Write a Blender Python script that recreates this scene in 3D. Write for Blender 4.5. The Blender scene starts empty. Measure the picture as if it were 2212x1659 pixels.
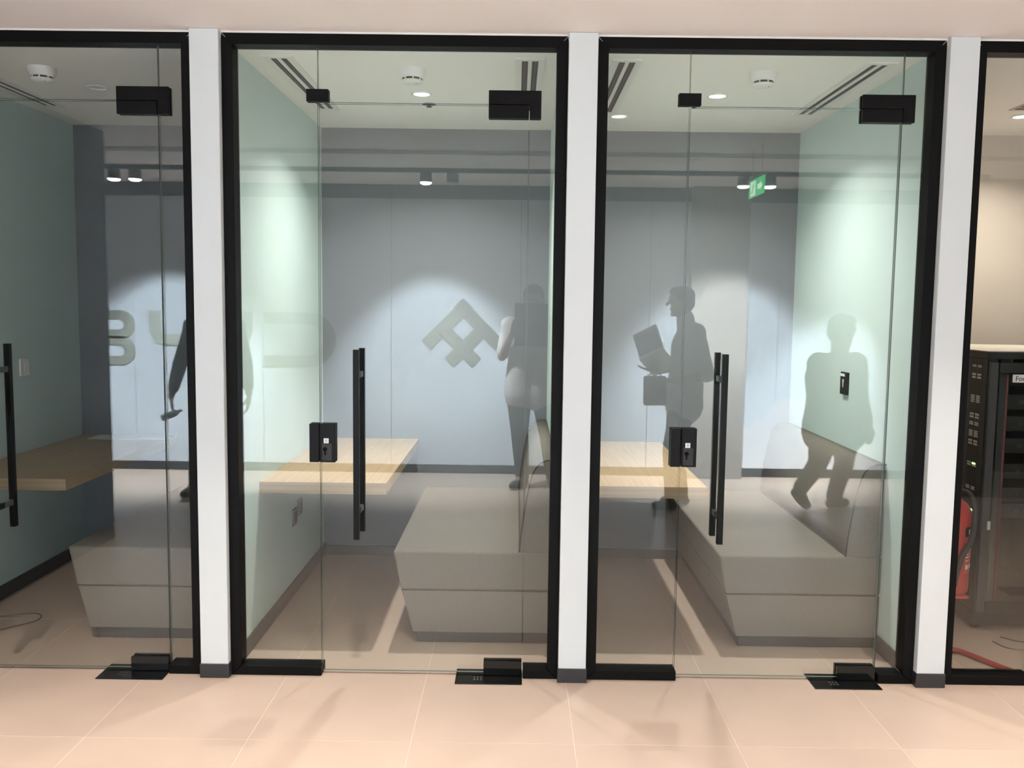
import bpy, bmesh, math, random
from mathutils import Vector, Matrix
random.seed(7)
PI = math.pi
S = bpy.context.scene
C = S.collection

# ------------------------------------------------------------------ camera
F_PX, PITCH, YAW, ROLL, CAM_H, CAM_D = 1923.16, 0.0898, -0.004, 0.0124, 1.6055, 3.7008
cp, sp, cy_, sy_ = math.cos(PITCH), math.sin(PITCH), math.cos(YAW), math.sin(YAW)
fwd = Vector((sy_*cp, cy_*cp, -sp)); right = Vector((cy_, -sy_, 0)); up = right.cross(fwd)
cr, sr = math.cos(ROLL), math.sin(ROLL)
r2 = right*cr + up*sr; u2 = -right*sr + up*cr
cam = bpy.data.cameras.new('camera'); cam.sensor_width = 36.0; cam.sensor_fit = 'HORIZONTAL'
cam.lens = 36.0*F_PX/2212.0; cam.clip_start = 0.004; cam.clip_end = 60
camo = bpy.data.objects.new('camera', cam); C.objects.link(camo)
camo.matrix_world = Matrix(((r2.x, u2.x, -fwd.x, 0), (r2.y, u2.y, -fwd.y, -CAM_D), (r2.z, u2.z, -fwd.z, CAM_H), (0, 0, 0, 1)))
S.camera = camo
# ------------------------------------------------------------------ world, exposure, light levels
w = bpy.data.worlds.new('world'); S.world = w; w.use_nodes = True
w.node_tree.nodes['Background'].inputs[0].default_value = (0.5, 0.52, 0.55, 1)
w.node_tree.nodes['Background'].inputs[1].default_value = 0.02
S.view_settings.view_transform = 'Standard'; S.view_settings.look = 'None'
S.view_settings.gamma = 1.0; S.view_settings.use_curve_mapping = False
S.view_settings.exposure = 0.3
P_BOOTH = 17.5        # ceiling downlight of a lit booth
P_SERVER = 10.0
P_TRACK = 1250.0       # one spot head on the corridor track
P_CORR = 8.0         # one corridor downlight
COOL = (0.84, 0.94, 1.0); NEUT = (1.0, 0.97, 0.90); WARM = (1.0, 0.90, 0.78)

# ------------------------------------------------------------------ helpers
def mat(name, col, rough=0.6, metal=0.0, noise=0.0, nscale=8.0, bump=0.0, bscale=200.0, spec=0.5, rnd=0.0, stretch=None, col2=None, emit=None, estr=0.0):
    m = bpy.data.materials.new(name); m.use_nodes = True
    nt = m.node_tree; b = nt.nodes['Principled BSDF']
    b.inputs['Base Color'].default_value = (*col, 1); b.inputs['Roughness'].default_value = rough
    b.inputs['Metallic'].default_value = metal; b.inputs['Specular IOR Level'].default_value = spec
    tc = nt.nodes.new('ShaderNodeTexCoord')
    src = tc.outputs['Object']
    if stretch:
        mp = nt.nodes.new('ShaderNodeMapping'); mp.inputs['Scale'].default_value = stretch
        nt.links.new(src, mp.inputs['Vector']); src = mp.outputs['Vector']
    if noise > 0 or col2:
        n = nt.nodes.new('ShaderNodeTexNoise'); n.inputs['Scale'].default_value = nscale; n.inputs['Detail'].default_value = 6
        vec = src
        if rnd:
            oi = nt.nodes.new('ShaderNodeObjectInfo'); ad = nt.nodes.new('ShaderNodeVectorMath'); ad.operation = 'ADD'
            mu = nt.nodes.new('ShaderNodeMath'); mu.operation = 'MULTIPLY'; mu.inputs[1].default_value = 37.0
            nt.links.new(oi.outputs['Random'], mu.inputs[0]); nt.links.new(src, ad.inputs[0]); nt.links.new(mu.outputs[0], ad.inputs[1]); vec = ad.outputs[0]
        nt.links.new(vec, n.inputs['Vector'])
        rp = nt.nodes.new('ShaderNodeValToRGB')
        c2 = col2 if col2 else tuple(min(1, c*(1+noise)) for c in col)
        c1 = col if col2 else tuple(c*(1-noise) for c in col)
        rp.color_ramp.elements[0].position = 0.3; rp.color_ramp.elements[0].color = (*c1, 1)
        rp.color_ramp.elements[1].position = 0.7; rp.color_ramp.elements[1].color = (*c2, 1)
        nt.links.new(n.outputs['Fac'], rp.inputs['Fac']); nt.links.new(rp.outputs['Color'], b.inputs['Base Color'])
    if bump > 0:
        n2 = nt.nodes.new('ShaderNodeTexNoise'); n2.inputs['Scale'].default_value = bscale; n2.inputs['Detail'].default_value = 3
        nt.links.new(tc.outputs['Object'], n2.inputs['Vector'])
        bp = nt.nodes.new('ShaderNodeBump'); bp.inputs['Strength'].default_value = bump; bp.inputs['Distance'].default_value = 0.002
        nt.links.new(n2.outputs['Fac'], bp.inputs['Height']); nt.links.new(bp.outputs['Normal'], b.inputs['Normal'])
    if emit:
        b.inputs['Emission Color'].default_value = (*emit, 1); b.inputs['Emission Strength'].default_value = estr
    return m

def glass_mat(name, tint, ior=1.52):
    m = bpy.data.materials.new(name); m.use_nodes = True; nt = m.node_tree; nt.nodes.clear()
    o = nt.nodes.new('ShaderNodeOutputMaterial'); mx = nt.nodes.new('ShaderNodeMixShader')
    t = nt.nodes.new('ShaderNodeBsdfTransparent'); t.inputs[0].default_value = (*tint, 1)
    g = nt.nodes.new('ShaderNodeBsdfGlossy'); g.inputs['Roughness'].default_value = 0.0; g.inputs['Color'].default_value = (1, 1, 1, 1)
    fr = nt.nodes.new('ShaderNodeFresnel'); ge = nt.nodes.new('ShaderNodeNewGeometry')
    mi = nt.nodes.new('ShaderNodeMix'); mi.data_type = 'FLOAT'
    mi.inputs['A'].default_value = ior; mi.inputs['B'].default_value = 1.0/ior    # same air-to-glass reflectance on the far face of the pane
    nt.links.new(ge.outputs['Backfacing'], mi.inputs['Factor']); nt.links.new(mi.outputs['Result'], fr.inputs['IOR'])
    nt.links.new(fr.outputs[0], mx.inputs[0]); nt.links.new(t.outputs[0], mx.inputs[1]); nt.links.new(g.outputs[0], mx.inputs[2])
    nt.links.new(mx.outputs[0], o.inputs[0])
    return m

M = {}
M['white'] = mat('white_paint', (0.72, 0.765, 0.775), 0.6, bump=0.15, bscale=180)
M['ceil'] = mat('ceiling_paint', (0.90, 0.825, 0.785), 0.8, bump=0.1)
M['bceil'] = mat('booth_ceiling_paint', (0.88, 0.87, 0.83), 0.8, bump=0.1)
M['teal'] = mat('mint_wall_paint', (0.58, 0.70, 0.675), 0.7, noise=0.02, nscale=3, bump=0.1)
M['bluegrey'] = mat('blue_grey_wall_paint', (0.195, 0.208, 0.232), 0.7, noise=0.02, nscale=3, bump=0.1)
M['beige'] = mat('beige_wall_paint', (0.60, 0.54, 0.48), 0.7, noise=0.02, nscale=3, bump=0.1)
M['skirt'] = mat('dark_skirting', (0.055, 0.048, 0.045), 0.45)
M['skirtb'] = mat('charcoal_skirting', (0.03, 0.03, 0.034), 0.4)
M['frame'] = mat('black_aluminium', (0.004, 0.004, 0.004), 0.5, 0.0, bump=0.05, bscale=400, spec=0.12)
M['fit'] = mat('black_fitting', (0.004, 0.004, 0.0045), 0.4, spec=0.15)
M['gloss'] = mat('black_gloss_plate', (0.006, 0.007, 0.007), 0.08)
M['tile'] = mat('beige_porcelain', (0.51, 0.395, 0.325), 0.42, noise=0.055, nscale=2.2, rnd=1, spec=0.3)
M['grout'] = mat('pale_grout', (0.66, 0.53, 0.46), 0.9)
M['glass'] = glass_mat('clear_glass', (0.97, 0.985, 0.975), 1.53)
M['gedge'] = mat('glass_edge', (0.16, 0.20, 0.17), 0.25)
M['fab'] = mat('grey_fabric', (0.215, 0.195, 0.17), 0.95, noise=0.10, nscale=260, bump=0.6, bscale=500, spec=0.15)
M['pipe'] = mat('fabric_piping', (0.09, 0.085, 0.075), 0.95)
M['plinth'] = mat('sofa_plinth', (0.05, 0.048, 0.048), 0.5)
M['oak'] = mat('oak_laminate', (0.45, 0.305, 0.175), 0.42, stretch=(14, 0.6, 3), nscale=5, col2=(0.53, 0.38, 0.235), spec=0.35)
M['oakx'] = mat('oak_edge', (0.25, 0.18, 0.11), 0.5, stretch=(0.8, 3, 26), nscale=4, col2=(0.33, 0.24, 0.155), spec=0.35)
M['plastic'] = mat('white_plastic', (0.80, 0.80, 0.77), 0.4)
M['slot'] = mat('diffuser_slot_black', (0.02, 0.02, 0.02), 0.7)
M['chrome'] = mat('brushed_steel', (0.5, 0.5, 0.5), 0.3, 1.0)
M['silver'] = mat('silver_grey_trim', (0.20, 0.20, 0.195), 0.35, 0.6)
M['paper'] = mat('paper_white', (0.82, 0.83, 0.84), 0.8)
M['panel'] = mat('pale_wall_panel', (0.72, 0.78, 0.86), 0.75, noise=0.015, nscale=1.5)
M['pillar'] = mat('warm_pillar_paint', (0.36, 0.32, 0.29), 0.8, noise=0.03, nscale=2)
M['letter'] = mat('letter_bronze', (0.24, 0.25, 0.215), 0.7)
M['dark'] = mat('dark_panel', (0.022, 0.022, 0.024), 0.6)
M['lens'] = mat('lamp_lens', (0.9, 0.9, 0.9), 0.4, emit=(1, 0.98, 0.94), estr=14)
M['lenst'] = mat('track_lens', (0.9, 0.9, 0.9), 0.4, emit=(1, 0.95, 0.86), estr=40)
M['lensoff'] = mat('lamp_lens_off', (0.75, 0.75, 0.73), 0.5)
M['red'] = mat('red_enamel', (0.36, 0.022, 0.02), 0.35)
M['rubber'] = mat('black_rubber', (0.02, 0.02, 0.02), 0.6)
M['yellow'] = mat('yellow_tag', (0.75, 0.55, 0.08), 0.5)
M['rack'] = mat('rack_black', (0.010, 0.010, 0.010), 0.5)
M['rackgrey'] = mat('rack_post', (0.045, 0.048, 0.05), 0.5)
M['redtrim'] = mat('red_edge_strip', (0.16, 0.03, 0.03), 0.5)
M['film'] = mat('dust_film', (0.62, 0.57, 0.50), 0.35)
M['led'] = mat('led_green', (0.1, 0.8, 0.2), 0.4, emit=(0.35, 1.0, 0.25), estr=3)
M['ledw'] = mat('port_white', (0.55, 0.54, 0.5), 0.5)
M['exit'] = mat('exit_green', (0.0, 0.35, 0.1), 0.4, emit=(0.06, 0.9, 0.25), estr=3)
M['exitw'] = mat('exit_white', (0.8, 0.9, 0.8), 0.4, emit=(0.7, 1.0, 0.75), estr=5)
M['skin'] = mat('skin', (0.30, 0.17, 0.11), 0.55, noise=0.06, nscale=30)
M['hair'] = mat('hair_black', (0.015, 0.012, 0.010), 0.6, bump=0.8, bscale=90)
M['shirt'] = mat('pale_shirt', (0.62, 0.56, 0.55), 0.85, noise=0.05, nscale=40, bump=0.4, bscale=40)
M['shirt2'] = mat('light_grey_shirt', (0.50, 0.49, 0.46), 0.85, noise=0.05, nscale=40, bump=0.4, bscale=40)
M['jacket'] = mat('olive_grey_jacket', (0.16, 0.16, 0.13), 0.9, noise=0.06, nscale=40, bump=0.4, bscale=40)
M['jacketd'] = mat('black_green_jacket', (0.02, 0.026, 0.022), 0.9, noise=0.06, nscale=40, bump=0.4, bscale=40)
M['trouser'] = mat('dark_trousers', (0.035, 0.035, 0.038), 0.9, bump=0.3, bscale=60)
M['trouser2'] = mat('tan_trousers', (0.13, 0.11, 0.085), 0.9, bump=0.3, bscale=60)
M['shoe'] = mat('black_shoe', (0.02, 0.018, 0.017), 0.4)
M['eye'] = mat('eye', (0.05, 0.04, 0.03), 0.2)
M['lip'] = mat('lips', (0.22, 0.09, 0.07), 0.5)
M['screen'] = mat('dark_screen', (0.01, 0.01, 0.012), 0.1)
M['alu'] = mat('grey_aluminium', (0.42, 0.42, 0.42), 0.35, 0.7)
M['bag'] = mat('dark_bag', (0.04, 0.04, 0.035), 0.85)
M['clear'] = mat('bottle_plastic', (0.55, 0.60, 0.68), 0.15)

def add_box(bm, x0, x1, y0, y1, z0, z1, mi=0):
    v = [bm.verts.new((x, y, z)) for x in (x0, x1) for y in (y0, y1) for z in (z0, z1)]
    fs = [(0, 1, 3, 2), (4, 6, 7, 5), (0, 4, 5, 1), (2, 3, 7, 6), (0, 2, 6, 4), (1, 5, 7, 3)]
    out = []
    for f in fs:
        k = bm.faces.new([v[i] for i in f]); k.material_index = mi; out.append(k)
    return out    # order: -x, +x, -y, +y, -z, +z
def fin(bm, name, mats, parent=None, bevel=0.0, seg=2, smooth=False):
    bmesh.ops.recalc_face_normals(bm, faces=bm.faces)
    if bevel > 0:
        bmesh.ops.bevel(bm, geom=[e for e in bm.edges if len(e.link_faces) == 2 and e.calc_face_angle(0) > 0.4], offset=bevel, segments=seg, profile=0.5, affect='EDGES', clamp_overlap=True)
    me = bpy.data.meshes.new(name); bm.to_mesh(me); bm.free()
    if not isinstance(mats, (list, tuple)): mats = [mats]
    for m in mats: me.materials.append(M[m] if isinstance(m, str) else m)
    if smooth:
        for p in me.polygons: p.use_smooth = True
    o = bpy.data.objects.new(name, me); C.objects.link(o)
    if parent: o.parent = parent
    return o
def box(name, x0, x1, y0, y1, z0, z1, m, parent=None, bevel=0.0, seg=2):
    bm = bmesh.new(); add_box(bm, x0, x1, y0, y1, z0, z1)
    return fin(bm, name, m, parent, bevel, seg)
def lathe(bm, prof, c, axis='z', n=28, mi=0):
    """prof: list of (r, h); closed with caps where r is 0"""
    rings = []
    def pt(r, a, h):
        x, y = r*math.cos(a), r*math.sin(a)
        if axis == 'z': p = (x, y, h)
        elif axis == 'y': p = (x, h, y)
        else: p = (h, x, y)
        return (c[0]+p[0], c[1]+p[1], c[2]+p[2])
    for r, h in prof:
        if r < 1e-6: rings.append([bm.verts.new(pt(0, 0, h))])
        else: rings.append([bm.verts.new(pt(r, 2*PI*k/n, h)) for k in range(n)])
    for a, b in zip(rings[:-1], rings[1:]):
        for k in range(n):
            k2 = (k+1) % n
            if len(a) == 1 and len(b) == 1: continue
            if len(a) == 1: vs = [a[0], b[k], b[k2]]
            elif len(b) == 1: vs = [a[k], b[0], a[k2]]
            else: vs = [a[k], b[k], b[k2], a[k2]]
            f = bm.faces.new(vs); f.material_index = mi; f.smooth = True
def lathe_obj(name, prof, c, m, parent=None, axis='z', n=28):
    bm = bmesh.new(); lathe(bm, prof, c, axis, n); return fin(bm, name, m, parent)
def tube(bm, pts, r, n=8, mi=0):
    pts = [Vector(p) for p in pts]; rings = []
    for i, p in enumerate(pts):
        d = (pts[min(i+1, len(pts)-1)] - pts[max(i-1, 0)]).normalized()
        a = d.orthogonal().normalized() if i == 0 else (rings_a - d*rings_a.dot(d)).normalized()
        rings_a = a; b = d.cross(a); rr = r[i] if isinstance(r, (list, tuple)) else r
        rings.append([bm.verts.new(p + (a*math.cos(2*PI*k/n) + b*math.sin(2*PI*k/n))*rr) for k in range(n)])
    for A, B in zip(rings[:-1], rings[1:]):
        for k in range(n):
            f = bm.faces.new([A[k], A[(k+1) % n], B[(k+1) % n], B[k]]); f.smooth = True; f.material_index = mi
    bm.faces.new(rings[0][::-1]).material_index = mi; bm.faces.new(rings[-1]).material_index = mi
def tube_obj(name, pts, r, m, parent=None, n=8):
    bm = bmesh.new(); tube(bm, pts, r, n); return fin(bm, name, m, parent)
def curve_pts(pts, k=6):
    """Catmull-Rom through pts"""
    P = [Vector(p) for p in pts]; P = [P[0]*2-P[1]] + P + [P[-1]*2-P[-2]]; out = []
    for i in range(1, len(P)-2):
        for j in range(k):
            t = j/k; a, b, c, d = P[i-1], P[i], P[i+1], P[i+2]
            out.append(0.5*((2*b) + (c-a)*t + (2*a-5*b+4*c-d)*t*t + (3*b-a-3*c+d)*t**3))
    out.append(P[-2]); return out
def prism(bm, poly, axis, h0, h1, mi=0):
    """poly in the plane perpendicular to axis: y -> (x,z), x -> (y,z), z -> (x,y)"""
    def pt(p, h):
        return (p[0], h, p[1]) if axis == 'y' else (h, p[0], p[1]) if axis == 'x' else (p[0], p[1], h)
    A = [bm.verts.new(pt(p, h0)) for p in poly]; B = [bm.verts.new(pt(p, h1)) for p in poly]
    n = len(poly)
    bm.faces.new(A).material_index = mi; bm.faces.new(B[::-1]).material_index = mi
    for i in range(n): bm.faces.new([A[i], B[i], B[(i+1) % n], A[(i+1) % n]]).material_index = mi
def tag(o, label=None, cat=None, group=None, kind=None):
    if label: o['label'] = label
    if cat: o['category'] = cat
    if group: o['group'] = group
    if kind: o['kind'] = kind
    return o
def empty(name, loc, label=None, cat=None, group=None, kind=None):
    o = bpy.data.objects.new(name, None); C.objects.link(o); o.location = loc; o.empty_display_size = 0.1
    return tag(o, label, cat, group, kind)
def reparent(o, p):
    """o was built in world coordinates; keep it there under parent p"""
    o.parent = p; q = p; t = Vector((0, 0, 0))
    while q: t += q.location; q = q.parent
    o.data.transform(Matrix.Translation(-t)) if o.type == 'MESH' else setattr(o, 'location', Vector(o.location)-t)
    return o
def struct(o, label): return tag(o, label, None, None, 'structure')
def area(name, loc, size, power, col, parent=None, spread=2.2, rot=(0, 0, 0)):
    l = bpy.data.lights.new(name, 'AREA'); l.shape = 'DISK'; l.size = size; l.energy = power; l.color = col; l.spread = spread
    o = bpy.data.objects.new(name, l); C.objects.link(o); o.location = loc; o.rotation_euler = rot
    if parent: reparent(o, parent)
    return o
def text_mesh(name, s, size, m, parent, mtx, extrude=0.0006):
    cu = bpy.data.curves.new('t', 'FONT'); cu.body = s; cu.size = size; cu.extrude = extrude; cu.align_x = 'LEFT'
    t = bpy.data.objects.new('t', cu); C.objects.link(t); bpy.context.view_layer.update()
    me = bpy.data.meshes.new_from_object(t.evaluated_get(bpy.context.evaluated_depsgraph_get()))
    bpy.data.objects.remove(t); me.transform(mtx); me.materials.clear(); me.materials.append(M[m])
    o = bpy.data.objects.new(name, me); C.objects.link(o)
    reparent(o, parent); return o

# ------------------------------------------------------------------ key dimensions (metres)
PER, WB, COLW = 1.524, 1.4057, 0.1183
BX = [-1.209 + PER*k for k in (-1, 0, 1, 2)]          # left outer edge of each bay frame
HT, ZC, ZB, YB = 2.683, 2.69, 2.665, 1.86             # frame top, corridor ceiling, booth ceiling, booth back wall
GY0, GY1 = 0.034, 0.046                               # glass pane thickness
BAY = ['of the unlit booth', 'of the middle booth', 'of the booth with the black controller', 'of the equipment room']
YW = -4.55                                            # corridor wall opposite
XL, XR = -6.0, 5.6

# ------------------------------------------------------------------ floor with its tiles
fl = struct(box('floor', XL, XR, YW-0.15, YB+0.15, -0.05, -0.0010, 'grout'), 'beige porcelain tiled floor')
tm = None
xs = [0.232 + 0.6*k for k in range(-11, 9)]; ys = [-0.565 + 1.2*k for k in range(-4, 3)]
for xa in xs:
    for ya in ys:
        x0, x1 = max(xa, XL), min(xa+0.6, XR); y0, y1 = max(ya, YW), min(ya+1.2, YB)
        if x1-x0 < 0.02 or y1-y0 < 0.02: continue
        full = (x1-x0 > 0.599 and y1-y0 > 1.199)
        if full and tm:
            o = bpy.data.objects.new('tile', tm); C.objects.link(o)
        else:
            bm = bmesh.new(); w_, d_ = (x1-x0)/2-0.0018, (y1-y0)/2-0.0018
            add_box(bm, -w_, w_, -d_, d_, -0.012, 0.0); o = fin(bm, 'tile', 'tile', None, 0.0006, 1)
            if full: tm = o.data
        o.location = ((x0+x1)/2, (y0+y1)/2, 0); o.parent = fl

# ------------------------------------------------------------------ ceilings
struct(box('ceiling', XL, XR, YW-0.15, -0.0005, ZC, ZC+0.12, 'ceil'), 'smooth pale ceiling over the corridor')
struct(box('ceiling_booths', XL, XR, 0.0005, YB+0.15, ZB, ZB+0.2, 'bceil'), 'white plaster ceiling inside the booths')

# ------------------------------------------------------------------ booth walls
struct(box('wall_back', BX[0]-COLW, BX[3]-COLW/2, YB, YB+0.15, 0, ZB, 'bluegrey'), 'blue grey back wall of the three booths')
struct(box('wall_server_back', BX[3]-COLW/2, BX[3]+WB+0.5, YB, YB+0.15, 0, ZB, 'beige'), 'beige back wall of the equipment room')
for i, xr in enumerate([b for b in BX] + [BX[3]+WB+COLW]):
    # partition between booths, with a white painted end proud of the frames
    bm = bmesh.new(); x0, x1 = xr-COLW, xr
    fs = add_box(bm, x0, x1, 0.085, YB, 0, ZB, 0)
    if i == 3: fs[1].material_index = 2
    if i == 4: fs[0].material_index = 2
    wd = struct(fin(bm, 'wall_divider_%d' % (i+1), ['teal', 'white', 'beige']), ['mint partition left of the unlit booth', 'white-ended mint partition between the unlit and the middle booth', 'white-ended mint partition between the two lit booths', 'white-ended partition beside the equipment room', 'beige partition at the far right of the equipment room'][i])
    box('wall_end', x0+0.0005, x1-0.0005, -0.032, 0.085, 0.0, HT+0.006, 'white', wd, 0.0015, 1)
    box('base_block', x0-0.003, x1+0.003, -0.037, 0.0, 0.0, 0.062, 'skirtb', wd, 0.0015, 1)
for i, b in enumerate(BX):
    x0, x1 = b, b+WB
    struct(box('baseboard_left_%d' % (i+1), x0, x0+0.012, 0.085, YB, 0, 0.075, 'skirt', None, 0.001, 1), 'dark skirting along the left wall ' + BAY[i])
    struct(box('baseboard_right_%d' % (i+1), x1-0.012, x1, 0.085, YB, 0, 0.075, 'skirt', None, 0.001, 1), 'dark skirting along the right wall ' + BAY[i])
    struct(box('baseboard_back_%d' % (i+1), x0+0.012, x1-0.012, YB-0.012, YB, 0, 0.06, 'skirt', None, 0.001, 1), 'dark skirting along the back wall ' + BAY[i])

# ------------------------------------------------------------------ glazed fronts: frame, fixed panes, door
DL, DR, DT = 0.385, 1.252, 2.413        # door edges and top, from the bay's left edge
def pane(name, x0, x1, z0, z1, parent):
    bm = bmesh.new(); fs = add_box(bm, x0, x1, GY0, GY1, z0, z1)
    for k in (0, 1, 4, 5): fs[k].material_index = 1
    return fin(bm, name, ['glass', 'gedge'], parent)
def frame_bar(name, poly, parent, axis='y'):
    bm = bmesh.new(); prism(bm, poly, 'y', 0.0, 0.08); return fin(bm, name, 'frame', parent, 0.0012, 1)
for i, b in enumerate(BX):
    fw_ = 0.045
    wn = empty('window_%d' % (i+1), (b, 0, 0), 'black metal frame and fixed glass ' + BAY[i], None, None, 'structure')
    def W(o): return o
    frame_bar('jamb', [(0.0005, 0), (fw_, fw_), (fw_, HT-fw_), (0.0005, HT)], wn)
    frame_bar('jamb', [(WB-0.0005, 0), (WB-0.0005, HT), (WB-fw_, HT-fw_), (WB-fw_, fw_)], wn)
    frame_bar('head', [(0.0005, HT), (fw_, HT-fw_), (WB-fw_, HT-fw_), (WB-0.0005, HT)], wn)
    frame_bar('sill', [(0.0005, 0), (DL+0.004, 0), (DL+0.004, fw_-0.004), (fw_, fw_-0.004)], wn)
    frame_bar('sill', [(WB-0.0005, 0), (WB-fw_, fw_-0.004), (DR+0.004, fw_-0.004), (DR+0.004, 0)], wn)
    pane('side_pane', fw_-0.008, DL-0.003, fw_-0.01, HT-fw_+0.008, wn)
    pane('side_pane', DR+0.003, WB-fw_+0.008, fw_-0.01, HT-fw_+0.008, wn)
    pane('transom_pane', DL, DR, DT+0.006, HT-fw_+0.008, wn)
    # small connector of side pane and transom
    bm = bmesh.new()
    add_box(bm, 0.338, 0.429, 0.024, GY0, 2.420, 2.470); add_box(bm, 0.338, 0.429, GY1, 0.056, 2.420, 2.470)
    fin(bm, 'pane_connector', 'fit', wn, 0.0015, 1)
    # upper hinge patch, fixed half: an L over the transom and side pane
    bm = bmesh.new()
    L = [(1.085, 2.4165), (DR+0.001, 2.4165), (DR+0.001, 2.361), (1.300, 2.361), (1.300, 2.472), (1.085, 2.472)]
    prism(bm, L, 'y', 0.020, GY0); prism(bm, L, 'y', GY1, 0.060)
    fin(bm, 'hinge_patch', 'fit', wn, 0.0015, 1)
    d = empty('door_%d' % (i+1), (b, 0, 0), 'frameless glass door with black pull bars ' + BAY[i], None, None, 'structure')
    pane('door_pane', DL+0.003, DR-0.003, 0.012, DT, d)
    bm = bmesh.new()
    for y0, y1 in ((0.020, GY0), (GY1, 0.060)): add_box(bm, 1.085, DR-0.002, y0, y1, 2.361, 2.414)
    fin(bm, 'hinge_patch', 'fit', d, 0.0015, 1)
    bm = bmesh.new()
    for y0, y1 in ((0.016, GY0), (GY1, 0.064)): add_box(bm, 1.086, DR-0.002, y0, y1, 0.006, 0.066)
    fin(bm, 'pivot_shoe', 'gloss', d, 0.0015, 1)
    pp = box('floor_plate', 0.967, DR, -0.065, 0.088, 0.0, 0.004, 'gloss', wn, 0.001, 1)
    # marks on the plate cover
    bm = bmesh.new()
    for q in range(3):
        add_box(bm, 1.045+0.014*q, 1.052+0.014*q, -0.03, -0.015, 0.004, 0.0044); add_box(bm, 1.045+0.014*q, 1.052+0.014*q, -0.008, 0.006, 0.004, 0.0044)
    fin(bm, 'plate_print', 'rackgrey', pp)
    # lock box on the door and its strike on the side pane
    bm = bmesh.new()
    for y0, y1 in ((0.014, GY0), (GY1, 0.066)): add_box(bm, DL+0.002, 0.451, y0, y1, 0.928, 1.092)
    lk = fin(bm, 'lock_case', 'fit', d, 0.0015, 1)
    box('lock_cover', DL+0.010, 0.438, 0.0115, 0.0155, 0.936, 1.010, 'rubber', lk, 0.001, 1)
    lathe_obj('key_cylinder', [(0, 0.0075), (0.0085, 0.0075), (0.0085, 0.013)], (0.409, 0, 0.985), 'frame', lk, 'y', 20)
    box('key_cylinder_neck', 0.4055, 0.4125, 0.0085, 0.013, 0.960, 0.985, 'frame', lk, 0.001, 1)
    st = box('sticker', 0.403, 0.424, 0.0128, 0.0142, 1.008, 1.031, 'paper', lk)
    bm = bmesh.new(); add_box(bm, 0.411, 0.4125, 0.0122, 0.0129, 1.013, 1.024); add_box(bm, 0.4155, 0.417, 0.0122, 0.0129, 1.013, 1.024); add_box(bm, 0.4105, 0.4175, 0.0122, 0.0129, 1.0235, 1.025)
    fin(bm, 'sticker_print', 'silver', lk)
    bm = bmesh.new()
    for y0, y1 in ((0.014, GY0), (GY1, 0.066)): add_box(bm, 0.342, DL-0.002, y0, y1, 0.928, 1.092)
    fin(bm, 'lock_strike', 'fit', wn, 0.0015, 1)
    # long pull bars, both sides
    hx = 0.549
    bars = []
    for y0, y1 in ((-0.042, -0.018), (0.098, 0.122)):
        bars.append(box('pull_bar', hx-0.012, hx+0.012, y0, y1, 0.611, 1.409, 'fit', d, 0.001, 1))
    for z in (0.72, 1.30):
        for y0, y1, q in ((-0.018, GY0, 0), (GY1, 0.098, 1)):
            box('standoff', hx-0.008, hx+0.008, y0, y1, z-0.012, z+0.012, 'silver' if q else 'fit', bars[q], 0.001, 1)

# ------------------------------------------------------------------ corridor shell behind the camera (seen mirrored in the glass)
wo = struct(box('wall_opposite', XL, XR, YW-0.15, YW-0.012, 0, ZC, 'dark'), 'corridor wall opposite, clad in pale panels')
k = -5
while True:
    x0 = -1.169 + 1.204*k; x1 = x0+1.204
    if x0 > XR: break
    a, c_ = max(x0, XL)+0.0025, min(x1, XR)-0.0025
    if c_-a > 0.05: box('wall_panel', a, c_, YW-0.012, YW, 0.08, 2.56, 'panel', wo, 0.001, 1)
    k += 1
struct(box('baseboard_opposite', XL, XR, YW-0.012, YW+0.006, 0, 0.078, 'skirtb'), 'dark skirting of the opposite corridor wall')
struct(box('wall_pillar', 1.60, 2.12, YW+0.001, YW+0.12, 0, ZC, 'pillar'), 'warm grey pillar standing proud of the opposite wall')
struct(box('wall_left', -2.85, -2.70, -2.12, -0.034, 0, ZC, 'dark'), 'dark wall end closing the corridor')
struct(box('wall_end_left', XL-0.12, XL, YW-0.15, YB+0.15, 0, ZC, 'panel'), 'pale far left end wall of the corridor')
struct(box('wall_end_right', XR, XR+0.12, YW-0.15, YB+0.15, 0, ZC, 'panel'), 'pale far right end wall of the corridor')
struct(box('wall_right', 3.85, XR, -4.54, -3.77, 0, ZC, 'dark'), 'dark recess wall at the right end of the corridor')
struct(box('wall_front_left', XL, BX[0]-COLW-0.002, 0.0, 0.08, 0, ZC, 'white'), 'white wall continuing left of the unlit booth')
struct(box('wall_front_right', BX[3]+WB+COLW+0.002, XR, 0.0, 0.08, 0, ZC, 'white'), 'white wall continuing right of the equipment room')

# ------------------------------------------------------------------ booth furniture
def make_table(b, i, label):
    t = empty('wall_table', (b, 0, 0), label, 'table', 'wall tables in the booths')
    x1 = 0.601
    box('tabletop', 0.0, x1, 0.462, YB, 0.695, 0.750, 'oak', t, 0.0008, 1)
    box('front_edge_band', 0.0, x1, 0.4605, 0.462, 0.695, 0.7495, 'oakx', t)
    for y in (0.85, 1.55): box('bracket', 0.0, 0.42, y-0.02, y+0.02, 0.687, 0.695, 'frame', t)
    return t
make_table(BX[0], 0, 'light oak wall table in the unlit booth with a paper on it')
make_table(BX[1], 1, 'light oak wall table in the middle booth, beside the partition with two sockets')
make_table(BX[2], 2, 'light oak wall table in the booth with a black wall controller')

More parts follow.
